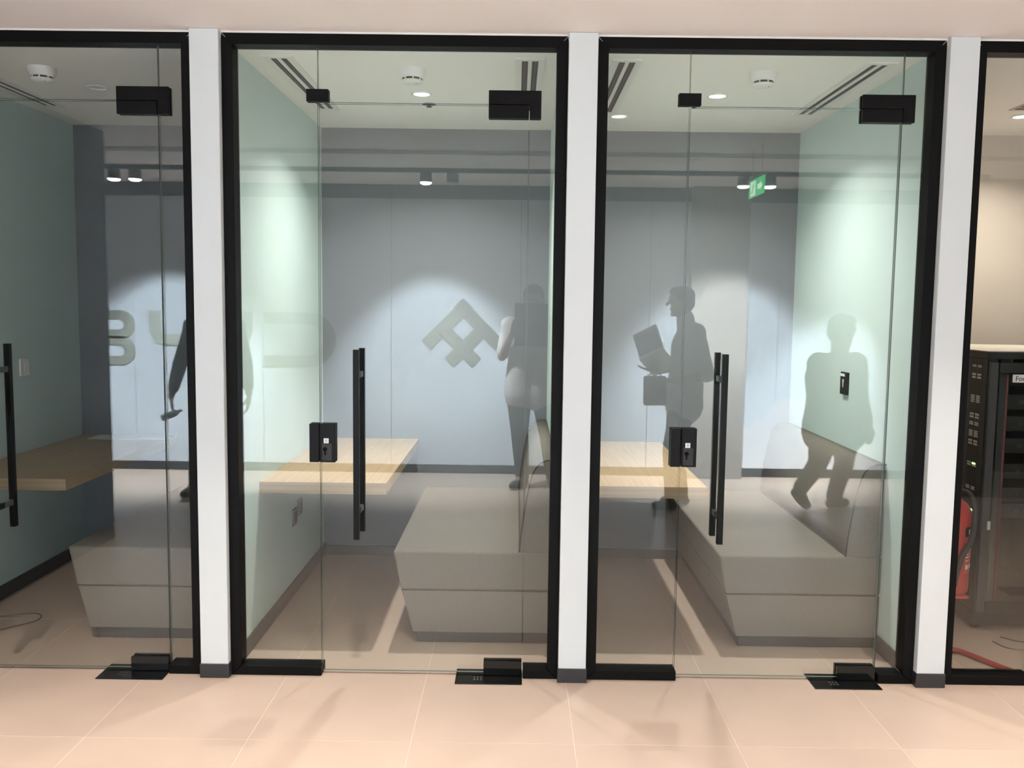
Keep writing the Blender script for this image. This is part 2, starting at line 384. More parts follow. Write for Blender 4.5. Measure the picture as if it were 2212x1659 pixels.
def make_sofa(b, label):
    s = empty('booth_sofa', (b, 0.37, 0), label, 'sofa', 'sofas in the booths')
    xr = WB-0.001; y0, y1 = 0.0, YB-0.37-0.013
    bm = bmesh.new(); prism(bm, [(0.737, 0.058), (0.685, 0.262), (xr, 0.262), (xr, 0.058)], 'y', y0+0.004, y1)
    fin(bm, 'sofa_base', 'fab', s, 0.008, 3, True)
    bm = bmesh.new(); prism(bm, [(0.683, 0.2645), (0.646, 0.449), (xr, 0.449), (xr, 0.2645)], 'y', y0, y1)
    fin(bm, 'seat_cushion', 'fab', s, 0.012, 4, True)
    box('plinth', 0.757, xr-0.013, y0+0.035, y1, 0.0, 0.060, 'plinth', s, 0.001, 1)
    # seam between base and seat
    tube_obj('seam', [(0.69, y1-0.01, 0.2632), (0.688, 0.004, 0.2632), (xr-0.01, 0.004, 0.2632)], 0.0035, 'pipe', s, 6)
    prof = [(1.236, 0.449), (1.243, 0.53), (1.254, 0.62), (1.268, 0.71), (1.280, 0.77), (1.292, 0.815), (1.308, 0.848), (1.330, 0.872), (1.358, 0.884), (xr, 0.886)]
    bm = bmesh.new(); prism(bm, prof + [(xr, 0.449)], 'y', y0+0.006, y1)
    o = fin(bm, 'backrest', 'fab', s, 0.0, 1, True)
    for p in o.data.polygons:
        if abs(p.normal.y) > 0.9: p.use_smooth = False
    tube_obj('piping', [(x, y0+0.006, z) for x, z in prof], 0.004, 'pipe', s, 6)
    tube_obj('piping', [(1.238, y0+0.01, 0.452), (1.238, y1, 0.452)], 0.004, 'pipe', s, 6)
    return s
make_sofa(BX[0], 'grey fabric bench sofa in the unlit booth behind the paper-topped table')
make_sofa(BX[1], 'grey fabric bench sofa in the middle booth, below the mirrored photographer')
make_sofa(BX[2], 'grey fabric bench sofa below the black wall controller')

# ceiling diffusers, downlights, detectors, sprinklers
def diffuser(x0, x1, y0, y1, z, label):
    e = empty('slot_diffuser', ((x0+x1)/2, (y0+y1)/2, z), label, 'vent', 'slot diffusers in the booth ceilings')
    wd, ln = (x1-x0)/2, (y1-y0)/2
    bm = bmesh.new(); t = 0.006
    xs_ = [-wd, -wd*0.56, -wd*0.13, wd*0.13, wd*0.56, wd]
    add_box(bm, xs_[0], xs_[1], -ln, ln, -t, 0); add_box(bm, xs_[2], xs_[3], -ln+0.03, ln-0.03, -t, 0); add_box(bm, xs_[4], xs_[5], -ln, ln, -t, 0)
    add_box(bm, xs_[1], xs_[4], -ln, -ln+0.03, -t, 0); add_box(bm, xs_[1], xs_[4], ln-0.03, ln, -t, 0)
    fin(bm, 'diffuser_frame', 'plastic', e)
    for a, c_ in ((xs_[1], xs_[2]), (xs_[3], xs_[4])):
        box('slot', a, c_, -ln+0.03, ln-0.03, -0.0012, 0, 'slot', e)
        box('slot_blade', (a+c_)/2-0.002, (a+c_)/2+0.002, -ln+0.032, ln-0.032, -0.0042, -0.0012, 'rackgrey', e)
    return e
diffuser(BX[0]+0.09, BX[0]+0.22, 0.26, 1.34, ZB, 'slot diffuser in the unlit booth ceiling, along its mint wall')
diffuser(BX[1]+0.09, BX[1]+0.22, 0.26, 1.34, ZB, 'slot diffuser over the middle booth table, behind the small connector')
diffuser(BX[1]+1.19, BX[1]+1.32, 0.26, 1.34, ZB, 'slot diffuser over the middle booth sofa, behind the hinge patch')
diffuser(BX[2]+0.09, BX[2]+0.22, 0.26, 1.34, ZB, 'slot diffuser beside the white column, cut off by the black frame')
diffuser(BX[2]+1.19, BX[2]+1.32, 0.26, 1.34, ZB, 'long slot diffuser over the sofa with the black wall controller')
bm = bmesh.new()
sd = empty('slot_diffuser', (2.86, 1.05, ZB-0.0005), 'three-slot diffuser in the equipment room ceiling', 'vent')
box('diffuser_frame', -0.26, 0.9, -0.10, 0.10, -0.006, 0, 'beige', sd)
for q in range(3): box('slot', -0.25, 0.88, -0.065+0.05*q, -0.035+0.05*q, -0.0075, -0.006, 'slot', sd)

def downlight(x, y, z, label, power, col, lens, spread=2.3, r=0.040, group=None, lsize=0.07):
    e = empty('downlight', (x, y, z), label, 'light', group)
    bm = bmesh.new(); lathe(bm, [(r+0.014, 0.0), (r+0.013, -0.006), (r+0.002, -0.008), (r, -0.003), (r, 0.0)], (0, 0, 0)); fin(bm, 'trim_ring', 'plastic', e)
    lathe_obj('lens', [(r, -0.0015), (0, -0.0015)], (0, 0, 0), lens, e)
    if power: area('downlight_lamp', (x, y, z-0.010), lsize, power, col, e, spread)
    return e
downlight(BX[0]+0.613, 0.88, ZB, 'switched-off round downlight in the unlit booth ceiling', 0, NEUT, 'lensoff')
downlight(BX[1]+WB/2+0.01, 0.93, ZB, 'glowing round downlight in the middle booth ceiling', P_BOOTH, NEUT, 'lens')
downlight(BX[2]+WB/2-0.02, 0.90, ZB, 'glowing round downlight in the booth with the black controller', P_BOOTH, NEUT, 'lens')
downlight(2.75, 1.30, ZB, 'warm downlight in the equipment room ceiling', P_SERVER, WARM, 'lens')

def detector(x, y, z, label):
    e = empty('smoke_detector', (x, y, z), label, 'smoke detector', 'smoke detectors on the booth ceilings')
    lathe_obj('base', [(0.062, 0), (0.061, -0.012), (0.056, -0.03), (0.050, -0.040), (0, -0.040)], (0, 0, 0), 'plastic', e, 'z', 36)
    lathe_obj('vent_gap', [(0.045, -0.040), (0.045, -0.049), (0, -0.049)], (0, 0, 0), 'slot', e, 'z', 36)
    bm = bmesh.new()
    for k in range(8):
        a = 2*PI*k/8+0.2; m_ = bmesh.ops.create_cube(bm, size=1)['verts']
        for v in m_: v.co = Vector((0.0465*math.cos(a) + v.co.x*0.006*math.cos(a) - v.co.y*0.006*math.sin(a), 0.0465*math.sin(a) + v.co.x*0.006*math.sin(a) + v.co.y*0.006*math.cos(a), -0.0445+v.co.z*0.010))
    tag(fin(bm, 'rib_ring', 'plastic', e), kind='stuff')
    lathe_obj('cap', [(0, -0.049), (0.049, -0.049), (0.048, -0.054), (0.040, -0.062), (0.022, -0.066), (0, -0.067)], (0, 0, 0), 'plastic', e, 'z', 36)
    lathe_obj('indicator', [(0.003, -0.066), (0.003, -0.068), (0, -0.068)], (0.02, -0.02, 0.002), 'silver', e, 'z', 10)
detector(BX[0]+0.525, 0.52, ZB, 'white round smoke detector in the unlit booth ceiling')
detector(BX[1]+WB/2+0.016, 0.475, ZB, 'white round smoke detector right in front of the middle booth downlight')
detector(BX[2]+0.795, 0.465, ZB, 'white smoke detector beside the right booth downlight')
def sprinkler(x, y, label):
    e = empty('sprinkler', (x, y, ZB), label, 'sprinkler', 'sprinkler heads in the booth ceilings')
    lathe_obj('cover_plate', [(0.036, 0), (0.036, -0.004), (0.020, -0.006), (0.018, -0.004), (0.0, -0.004)], (0, 0, 0), 'silver', e)
    lathe_obj('head', [(0.010, -0.004), (0.010, -0.014), (0.016, -0.016), (0, -0.017)], (0, 0, 0), 'slot', e, 'z', 14)
sprinkler(BX[1]+0.727, 1.18, 'small dark sprinkler in the middle booth ceiling')
sprinkler(BX[2]+0.61, 1.13, 'small dark sprinkler in the ceiling of the controller booth')

# sockets and switches
def socket(y, z, x, s, label, face):
    e = empty('wall_socket', (x, y, z), label, 'socket', 'grey wall sockets below the tables')
    box('face_plate', min(0, s*0.009), max(0, s*0.009), -0.043, 0.043, -0.046, 0.046, 'silver', e, 0.002, 2)
    a, c_ = sorted((s*0.009, s*0.011)); box('insert', a, c_, -0.028, 0.028, -0.030, 0.030, face, e, 0.001, 1)
    a, c_ = sorted((s*0.011, s*0.0118))
    for dy, dz in ((0, 0.013), (-0.011, -0.008), (0.011, -0.008)): box('pin_hole', a, c_, dy-0.003, dy+0.003, dz-0.004, dz+0.004, 'slot', e)
socket(1.105, 0.425, BX[1], 1, 'dark grey wall socket below the middle table, nearer one', 'rackgrey')
socket(1.225, 0.455, BX[1], 1, 'silver wall socket below the middle table, next to the dark one', 'silver')
socket(0.52, 0.46, BX[0], 1, 'grey wall socket under the unlit booth table', 'silver')
socket(0.63, 0.47, BX[0], 1, 'silver framed wall socket under the unlit booth table, farther one', 'silver')
e = empty('light_switch', (BX[0], 1.22, 1.222), 'white switch plate on the mint wall of the unlit booth', 'switch')
box('face_plate', 0, 0.008, -0.045, 0.045, -0.048, 0.048, 'plastic', e, 0.002, 2)
box('rocker', 0.008, 0.012, -0.014, 0.014, -0.025, 0.025, 'plastic', e, 0.001, 1)
e = empty('wall_controller', (BX[2]+WB, 0.925, 1.215), 'black room controller plate with pale label on the mint wall', 'controller')
box('body', -0.016, 0, -0.043, 0.043, -0.058, 0.058, 'rack', e, 0.002, 1)
box('label_strip', -0.0168, -0.016, -0.020, 0.043, 0.036, 0.050, 'paper', e)
bm = bmesh.new(); prism(bm, [(-0.013, 0.021), (0.013, 0.021), (0.003, -0.022), (-0.002, -0.022)], 'x', -0.0168, -0.016); fin(bm, 'display_mark', 'ledw', e)

# paper, cables in the unlit booth
o = box('paper_sheet', BX[0]+0.12, BX[0]+0.60, 1.68, 1.845, 0.750, 0.7525, 'paper'); tag(o, 'white paper sheet at the back of the unlit booth table', 'paper')
tag(tube_obj('cable', curve_pts([(BX[0]+0.012, 0.30, 0.40), (BX[0]+0.06, 0.30, 0.30), (BX[0]+0.13, 0.40, 0.22), (BX[0]+0.10, 0.46, 0.15), (BX[0]+0.03, 0.40, 0.10), (BX[0]+0.02, 0.25, 0.006)]), 0.0035, 'rubber'), 'thin black cable looping down below the unlit booth table', 'cable')
tag(tube_obj('cable', curve_pts([(BX[0]+0.05, 0.62, 0.004), (BX[0]+0.30, 0.70, 0.004), (BX[0]+0.36, 0.60, 0.004), (BX[0]+0.25, 0.45, 0.004), (BX[0]+0.33, 0.30, 0.004), (BX[0]+0.18, 0.18, 0.004)]), 0.003, 'rackgrey'), 'thin grey cable lying loose on the unlit booth floor', 'cable')

# ------------------------------------------------------------------ equipment room: rack and extinguisher
rk = empty('server_rack', (2.31, 0.66, 0), 'black open-sided server rack with glass door and small lights', 'server rack')
RW, RD, RH = 0.62, 0.85, 1.40
box('top', 0, RW, 0, RD, RH-0.035, RH, 'rack', rk, 0.002, 1)
box('dust_cover', 0.0, RW, 0.01, RD, RH, RH+0.004, 'film', rk)
box('base', 0, RW, 0, RD, 0.03, 0.10, 'rack', rk, 0.002, 1)
for x in (0.0, RW-0.05):
    for y in (0.0, RD-0.05): box('post', x, x+0.05, y, y+0.05, 0.10, RH-0.035, 'rack', rk, 0.001, 1)
for x in (0.04, RW-0.04):
    for y in (0.06, RD-0.06): lathe_obj('foot', [(0, 0), (0.02, 0), (0.02, 0.012), (0.008, 0.012), (0.008, 0.03)], (x, y, 0), 'rack', rk, 'z', 14)
box('side_panel', 0.0, 0.006, 0.05, RD-0.05, 0.10, RH-0.035, 'rack', rk)
box('side_panel', RW-0.006, RW, 0.05, RD-0.05, 0.10, RH-0.035, 'rack', rk)
box('rail', 0.075, 0.12, 0.02, 0.05, 0.10, RH-0.035, 'rackgrey', rk, 0.001, 1)
box('rail', RW-0.12, RW-0.075, 0.02, 0.05, 0.10, RH-0.035, 'rackgrey', rk, 0.001, 1)
dr = empty('rack_door', (0, -0.02, 0)); dr.parent = rk
for nm, a in (('door_stile', (0.006, 0.045, 0.0, 0.02, 0.10, RH-0.05)), ('door_stile', (RW-0.05, RW, 0.0, 0.02, 0.10, RH-0.05)), ('door_rail', (0.05, RW-0.05, 0.0, 0.02, 0.10, 0.15)), ('door_rail', (0.05, RW-0.05, 0.0, 0.02, RH-0.10, RH-0.05))):
    box(nm, *a, 'rackgrey' if nm == 'door_stile' else 'rack', dr, 0.001, 1)
pane_o = box('door_glass', 0.05, RW-0.05, 0.007, 0.012, 0.15, RH-0.10, 'glass', dr)
box('latch', 0.030, 0.046, -0.012, 0.0, 0.52, 0.565, 'ledw', dr, 0.004, 2)
box('edge_strip', 0.090, 0.097, 0.004, 0.007, 0.16, RH-0.11, 'redtrim', dr)
for z, n_ in ((1.27, 1), (1.15, 1), (1.04, 1), (0.93, 1), (0.80, 1), (0.68, 1), (0.60, 1)):
    u = box('rack_unit', 0.12, RW-0.12, 0.06, RD-0.15, z-0.038, z+0.038, 'rack', rk, 0.002, 1)
    bm = bmesh.new()
    for q in range(6): add_box(bm, 0.20+q*0.045, 0.225+q*0.045, 0.057, 0.06, z-0.010, z+0.008)
    tag(fin(bm, 'port_row', 'rackgrey', u), kind='stuff')
for z, h, nn in ((1.325, 0.012, 3), (1.275, 0.03, 2), (1.16, 0.04, 4), (1.075, 0.03, 2), (1.035, 0.02, 2), (0.985, 0.035, 4), (0.94, 0.03, 2), (0.83, 0.025, 2), (0.71, 0.02, 2), (0.585, 0.02, 2)):
    bm = bmesh.new()
    for q in range(nn):
        zz = z-h/2+h*(q+0.5)/nn
        for w_ in range(2): add_box(bm, -0.0015, 0.0, 0.055+0.05*w_, 0.09+0.05*w_, zz-h/nn*0.33, zz+h/nn*0.33)
    tag(fin(bm, 'patch_ports', 'ledw', rk), kind='stuff')
for z in (0.835, 0.60): box('status_light', -0.003, -0.0015, 0.06, 0.09, z-0.004, z+0.004, 'led', rk)
lb = box('name_label', 0.118, 0.27, 0.0030, 0.0068, RH-0.147, RH-0.108, 'paper', dr)
text_mesh('label_print', 'Foun', 0.034, 'rubber', lb, Matrix.Translation((2.31+0.130, 0.66-0.02+0.0026, RH-0.139)) @ Matrix.Rotation(PI/2, 4, 'X'))
for k, pts in enumerate([[(2.40, 0.56, 0.004), (2.47, 0.50, 0.004), (2.56, 0.55, 0.004), (2.62, 0.48, 0.004), (2.75, 0.52, 0.004)], [(2.33, 0.50, 0.004), (2.36, 0.42, 0.004), (2.46, 0.40, 0.004), (2.58, 0.42, 0.004)]]):
    tag(tube_obj('cable', curve_pts(pts), 0.003, 'silver'), ['thin pale cable snaking along the foot of the server rack', 'short pale cable on the floor in front of the rack, nearer the glass'][k], 'cable')

ex = empty('fire_extinguisher', (1.985, 0.27, 0.33), 'red powder fire extinguisher hanging on its tube stand', 'fire extinguisher')
lathe_obj('cylinder', [(0, 0.0), (0.070, 0.0), (0.078, 0.008), (0.080, 0.02), (0.080, 0.345), (0.076, 0.375), (0.060, 0.405), (0.035, 0.425), (0.022, 0.430), (0, 0.43)], (0, 0, 0), 'red', ex, 'z', 40)
lathe_obj('neck_collar', [(0.026, 0.424), (0.030, 0.428), (0.030, 0.446), (0.022, 0.450), (0, 0.450)], (0, 0, 0), 'silver', ex, 'z', 24)
lathe_obj('valve', [(0.018, 0.448), (0.018, 0.475), (0.010, 0.482), (0, 0.482)], (0, 0, 0), 'silver', ex, 'z', 20)
bm = bmesh.new(); prism(bm, [(-0.03, 0.478), (0.035, 0.478), (0.03, 0.49), (0.0, 0.545), (-0.012, 0.56), (-0.026, 0.54)], 'y', -0.014, 0.014); fin(bm, 'lever', 'red', ex, 0.002, 1)
tube_obj('pull_tag', [(-0.01, -0.02, 0.478), (-0.008, -0.024, 0.53), (-0.002, -0.022, 0.60)], 0.0025, 'yellow', ex, 6)
tube_obj('hose', curve_pts([(0.018, -0.01, 0.462), (0.045, -0.05, 0.455), (0.062, -0.072, 0.40), (0.060, -0.078, 0.32), (0.045, -0.086, 0.25), (0.005, -0.094, 0.18), (-0.015, -0.094, 0.10), (-0.02, -0.092, 0.05)]), 0.0125, 'rubber', ex, 12)
lathe_obj('gauge', [(0.016, -0.022), (0.016, -0.008), (0, -0.022)], (0.0, 0.0, 0.455), 'plastic', ex, 'y', 18)
def wrap(name, a0, a1, z0, z1, r, m, parent, n=8):
    bm = bmesh.new(); A = []
    for q in range(n+1):
        a = a0+(a1-a0)*q/n; A.append((bm.verts.new((r*math.sin(a), -r*math.cos(a), z0)), bm.verts.new((r*math.sin(a), -r*math.cos(a), z1))))
    for p, q in zip(A[:-1], A[1:]): bm.faces.new([p[0], q[0], q[1], p[1]])
    bmesh.ops.solidify(bm, geom=bm.faces[:], thickness=0.0006)
    return fin(bm, name, m, parent)
M['redlab'] = mat('red_label', (0.62, 0.10, 0.09), 0.4)
wrap('title_band', 0.30, 1.5, 0.268, 0.310, 0.0808, 'rubber', ex)
wrap('instruction_label', 0.35, 1.4, 0.10, 0.262, 0.0808, 'redlab', ex)
for z, h in ((0.238, 0.010), (0.222, 0.004), (0.20, 0.005), (0.185, 0.004), (0.17, 0.006), (0.155, 0.004), (0.118, 0.020)):
    for q in range(3): wrap('label_print', 0.42+0.32*q, 0.66+0.32*q, z, z+h, 0.0818, 'paper', ex, 3)
a_ = 0.62
text_mesh('title_print', 'PO', 0.034, 'paper', ex, Matrix.Translation((1.985+0.0815*math.sin(a_)-0.006, 0.27-0.0835*math.cos(a_)-0.004, 0.33+0.276)) @ Matrix.Rotation(a_, 4, 'Z') @ Matrix.Rotation(PI/2, 4, 'X'))
sd = empty('extinguisher_stand', (1.99, 0.24, 0), 'red bent tube floor stand carrying the fire extinguisher', 'stand')
tube_obj('base_loop', [(-0.03, -0.13, 0.014)] + curve_pts([(0.215, -0.13, 0.014), (0.222, -0.115, 0.014), (0.20, -0.08, 0.014), (0.12, 0.08, 0.014), (0.09, 0.118, 0.014), (0.05, 0.125, 0.014)], 4) + curve_pts([(-0.02, 0.125, 0.014), (-0.045, 0.10, 0.014), (-0.045, 0.0, 0.014), (-0.045, -0.11, 0.014), (-0.03, -0.13, 0.014)], 4), 0.012, 'red', sd, 12)
tube_obj('pole', curve_pts([(-0.045, 0.0, 0.016), (-0.045, 0.06, 0.03), (-0.045, 0.125, 0.12), (-0.02, 0.13, 0.4), (-0.005, 0.13, 0.78)]), 0.011, 'red', sd, 12)
box('cradle', -0.06, 0.05, -0.05, 0.13, 0.315, 0.329, 'red', sd, 0.002, 1)

# ------------------------------------------------------------------ corridor fittings (mirrored in the glass)
RY = lambda yv: 0.08 - yv           # depth behind the glass in the mirror image -> real depth
tr = empty('light_track', (0, RY(3.63), ZC), 'black ceiling track running along the corridor', 'light track')
box('rail', XL+0.3, 3.8, -0.017, 0.017, -0.034, 0, 'fit', tr, 0.001, 1)
box('rail_groove', XL+0.31, 3.79, -0.006, 0.006, -0.0345, -0.034, 'slot', tr)
def spot_head(x, on, label, aim=None):
    e = empty('spot_head', (x, RY(3.63), ZC-0.034), label, 'spotlight', 'spot heads on the corridor track')
    lathe_obj('housing', [(0, 0), (0.030, 0), (0.048, -0.006), (0.048, -0.078), (0.042, -0.078), (0.042, -0.070), (0, -0.070)], (0, 0, 0), 'fit', e, 'z', 28)
    lathe_obj('lens', [(0.0475, -0.079), (0.044, -0.088), (0.030, -0.096), (0, -0.100)], (0, 0, 0), 'lenst' if on else 'lensoff', e)
    if on:
        l = bpy.data.lights.new('spot_lamp', 'SPOT'); l.energy = P_TRACK*on; l.color = COOL; l.spot_size = math.radians(76); l.spot_blend = 1.0; l.shadow_soft_size = 0.03
        o = bpy.data.objects.new('spot_lamp', l); C.objects.link(o); o.location = (0, 0, -0.135); o.parent = e
        
        if aim: o.rotation_euler = (Vector(aim)-Vector((x, RY(3.63), ZC-0.17))).to_track_quat('-Z', 'Y').to_euler(); l.spot_size = math.radians(44)
        else: o.rotation_euler = (math.radians(-20.5), 0, 0)
for x, on, lb_ in ((-3.28, 1, 'lit black spot head on the track, leftmost of its pair in the glass'), (-3.11, 1, 'lit black spot head on the track, second from the left in the glass'),
                   (-0.747, 1.3, 'lit black spot head on the track above the diamond emblem'), (-0.53, 0, 'unlit black spot head on the track above the diamond emblem'),
                   (1.825, 1, 'lit black spot head on the track left of the exit sign'), (2.037, 1, 'lit black spot head on the track right of the exit sign')):
    spot_head(x, on, lb_)
spot_head(3.47, 1.3, 'added unseen spot head at the right end of the track, aimed low', (2.72, YW, 0.30))  # extra spot hidden by the column, added to brighten the foot of the wall
sl = empty('slot_diffuser', (0, RY(2.84), ZC-0.0015), 'long white double slot diffuser in the corridor ceiling', 'vent')
for a, c_, m_ in ((-0.075, -0.05, 'plastic'), (-0.05, -0.03, 'slot'), (-0.03, -0.012, 'silver'), (-0.012, 0.012, 'plastic'), (0.012, 0.03, 'slot'), (0.03, 0.05, 'silver'), (0.05, 0.075, 'plastic')):
    box('slot_strip', XL+0.2, 3.7, a, c_, -0.008 if m_ == 'plastic' else -0.003, 0, m_, sl)
# corridor downlights; the front row is added to light the floor, beams kept narrow
for k, (x, y, lb_) in enumerate([(-1.95, -0.85, 'added corridor downlight nearest the unlit booth'), (-0.50, -0.85, 'added corridor downlight before the middle booth'), (0.575, -1.46, 'recessed corridor downlight seen bright beside the white column'), (1.75, -0.85, 'added corridor downlight before the booth with the black controller'),
                    (3.1, -0.85, 'added corridor downlight before the equipment room'), (-0.27, -3.29, 'recessed corridor downlight behind the photographer')]):
    downlight(x, y, ZC, lb_, P_CORR*(0.0 if k == 5 else 0.5 if k == 2 else 1), WARM, 'lens' if k == 2 else 'lensoff', 1.15, 0.045, 'corridor downlights', 0.06)
for x, yv, lb_ in ((1.775, 1.365, 'round white ceiling speaker mirrored near the right hinge patch'), (-1.48, 1.49, 'round white ceiling speaker before the middle booth table')):
    e = empty('ceiling_speaker', (x, RY(yv), ZC), lb_, 'speaker', 'ceiling speakers in the corridor')
    lathe_obj('rim', [(0.108, 0), (0.106, -0.007), (0.096, -0.008), (0.094, -0.003), (0.094, 0)], (0, 0, 0), 'plastic', e, 'z', 40)
    lathe_obj('grille', [(0.094, -0.003), (0, -0.004)], (0, 0, 0), 'ceil', e, 'z', 40)
xs_ = empty('exit_sign', (1.632, -2.41, 2.42), 'green running-man exit sign hanging from the corridor ceiling', 'exit sign')
box('housing', -0.014, 0.014, -0.195, 0.195, 0.058, 0.076, 'silver', xs_, 0.002, 1)
bl = box('blade', -0.004, 0.004, -0.19, 0.19, -0.058, 0.058, 'exit', xs_)
bm = bmesh.new()
for s in (-0.0046, 0.004):
    add_box(bm, s, s+0.0006, -0.15, -0.02, -0.09, 0.09)                       # door field
    prism(bm, [(0.03, 0.03), (0.10, 0.03), (0.10, 0.06), (0.15, 0.0), (0.10, -0.06), (0.10, -0.03), (0.03, -0.03)], 'x', s, s+0.0006)   # arrow
bmesh.ops.scale(bm, vec=(1, 1, 0.55), verts=bm.verts[:]); fin(bm, 'pictogram', 'exitw', bl)
bm = bmesh.new()
for s in (-0.0052, 0.0046):
    for a in ([(-0.075, 0.055), (-0.055, 0.055), (-0.055, 0.078), (-0.075, 0.078)], [(-0.09, 0.05), (-0.06, 0.05), (-0.075, -0.02), (-0.10, -0.015)], [(-0.10, -0.01), (-0.085, -0.02), (-0.06, -0.075), (-0.078, -0.075)], [(-0.10, -0.01), (-0.09, -0.025), (-0.125, -0.065), (-0.135, -0.05)], [(-0.07, 0.045), (-0.06, 0.035), (-0.035, 0.01), (-0.045, 0.0)]):
        prism(bm, a, 'x', s, s+0.0006)
bmesh.ops.scale(bm, vec=(1, 1, 0.55), verts=bm.verts[:]); fin(bm, 'running_figure', 'exit', bl)
for y in (-0.12, 0.12): tube_obj('hanger', [(0, y, 0.07), (0, y, ZC-2.42)], 0.004, 'chrome', xs_, 8)

M['film_w'] = mat('protective_film', (0.80, 0.83, 0.90), 0.55, nscale=5.5, col2=(0.95, 0.95, 0.96))
top = [(2.14, 0.50), (2.20, 0.46), (2.27, 0.55), (2.33, 0.52), (2.40, 0.66), (2.47, 0.74), (2.56, 0.76), (2.66, 0.72), (2.76, 0.70), (2.86, 0.60), (2.95, 0.63), (3.06, 0.55), (3.16, 0.58), (3.30, 0.48), (3.45, 0.52)]
bm = bmesh.new()
prism(bm, [(2.14, 0.085)] + top + [(3.45, 0.085)], 'y', YW+0.001, YW+0.004)
tag(fin(bm, 'protective_film', 'film_w'), 'ragged white protective film on the foot of the opposite wall, right of the pillar', 'film')
# raised wall lettering and emblem
sg = empty('wall_lettering', (0, YW, 0), 'raised bronze grey emblem and letters on the opposite wall, mirrored in the glass', 'sign')
TH = 0.006
def arc(cx, cz, r, a0, a1, n=18): return [(cx+r*math.cos(a0+(a1-a0)*k/n), cz+r*math.sin(a0+(a1-a0)*k/n)) for k in range(n+1)]
z0, z1 = 0.989, 1.501; zm = (z0+z1)/2; R_ = (z1-z0)/2; tk = 0.108
def strip(bm, outer, inner):
    for k in range(len(outer)-1):
        prism(bm, [outer[k], outer[k+1], inner[k+1], inner[k]], 'y', 0.0, TH)
# C (opens towards -x)
bm = bmesh.new(); xc = -1.685-R_
out = [(-2.361, z1)] + arc(xc, zm, R_, PI/2, -PI/2) + [(-2.361, z0)]
ri_ = R_-tk; inn = [(-2.361, z1-tk)] + arc(xc-0.02, zm, ri_, PI/2, -PI/2) + [(-2.361, z0+tk)]
strip(bm, out, inn); fin(bm, 'letter', 'letter', sg)
# Y: rounded bowl on a stem
bm = bmesh.new(); xa, xb = -3.436, -2.469; zb = 1.180; ro = 0.16; ri_ = 0.05; sw = 0.115
out = [(xa, z1)] + arc(xa+ro, zb+ro, ro, PI, 1.5*PI, 8) + arc(xb-ro, zb+ro, ro, 1.5*PI, 2*PI, 8) + [(xb, z1)]
inn = [(xa+sw, z1)] + arc(xa+sw+ri_, zb+0.105+ri_, ri_, PI, 1.5*PI, 8) + arc(xb-sw-ri_, zb+0.105+ri_, ri_, 1.5*PI, 2*PI, 8) + [(xb-sw, z1)]
strip(bm, out, inn); xm = (xa+xb)/2; prism(bm, [(xm-0.06, z0), (xm+0.06, z0), (xm+0.06, zb+0.03), (xm-0.06, zb+0.03)], 'y', 0.0, TH*0.995); fin(bm, 'letter', 'letter', sg)
# 8: two stacked rounded lobes
bm = bmesh.new(); xr, xl = -3.565, -4.15; r8 = 0.136
for zc, r_, t_ in ((z1-0.132, 0.132, 0.085), (z0+0.136, 0.136, 0.085)):
    out = arc(xr-r_, zc, r_, 0, PI/2, 8) + arc(xl+r_, zc, r_, PI/2, PI, 8) + arc(xl+r_, zc, r_, PI, 1.5*PI, 8) + arc(xr-r_, zc, r_, -PI/2, 0, 8); out.append(out[0])
    q = r_-t_; inn = arc(xr-r_-0.02, zc, q, 0, PI/2, 8) + arc(xl+r_+0.02, zc, q, PI/2, PI, 8) + arc(xl+r_+0.02, zc, q, PI, 1.5*PI, 8) + arc(xr-r_-0.02, zc, q, -PI/2, 0, 8); inn.append(inn[0])
    strip(bm, out, inn)
fin(bm, 'letter', 'letter', sg)
# emblem of crossing diagonal bars
bm = bmesh.new(); wv = 0.122; ex0, ez = -0.497, 1.262
def dbar(ax, az, bx_, bz, yoff):
    d_ = Vector((bx_-ax, bz-az)).normalized(); n_ = Vector((-d_.y, d_.x))*wv/2
    prism(bm, [(ax+n_.x, az+n_.y), (bx_+n_.x, bz+n_.y), (bx_-n_.x, bz-n_.y), (ax-n_.x, az-n_.y)], 'y', 0.0, TH+yoff)
dbar(ex0-0.343, ez-0.049, ex0+0.05, ez+0.344, 0.0)       # left arm up to the apex
dbar(ex0+0.343, ez-0.049, ex0-0.05, ez+0.344, 0.0004)    # right arm
dbar(ex0-0.128, ez-0.211, ex0+0.20, ez+0.117, 0.0008)
dbar(ex0+0.128, ez-0.211, ex0-0.20, ez+0.117, 0.0012)
fin(bm, 'emblem', 'letter', sg)

# ------------------------------------------------------------------ people (mirrored in the glass)
def V(*a): return Vector(a)
def cone(bm, a, ra, b, rb, n=14):
    """tapered limb segment with round ends"""
    a, b = Vector(a), Vector(b)
    for p, r in ((a, ra), (b, rb)): bmesh.ops.create_icosphere(bm, subdivisions=2, radius=r, matrix=Matrix.Translation(p))
    d = (b-a)
    if d.length < 1e-5: return
    d.normalize(); o = d.orthogonal().normalized(); q = d.cross(o)
    A = [bm.verts.new(a+(o*math.cos(2*PI*k/n)+q*math.sin(2*PI*k/n))*ra) for k in range(n)]
    B = [bm.verts.new(b+(o*math.cos(2*PI*k/n)+q*math.sin(2*PI*k/n))*rb) for k in range(n)]
    for k in range(n): bm.faces.new([A[k], A[(k+1) % n], B[(k+1) % n], B[k]])
    bm.faces.new(A[::-1]); bm.faces.new(B)
def ell(bm, c, r, rot=None):
    m_ = Matrix.Translation(c) @ (rot.to_4x4() if rot else Matrix.Identity(4)) @ Matrix.Diagonal((*r, 1))
    bmesh.ops.create_icosphere(bm, subdivisions=3, radius=1.0, matrix=m_)
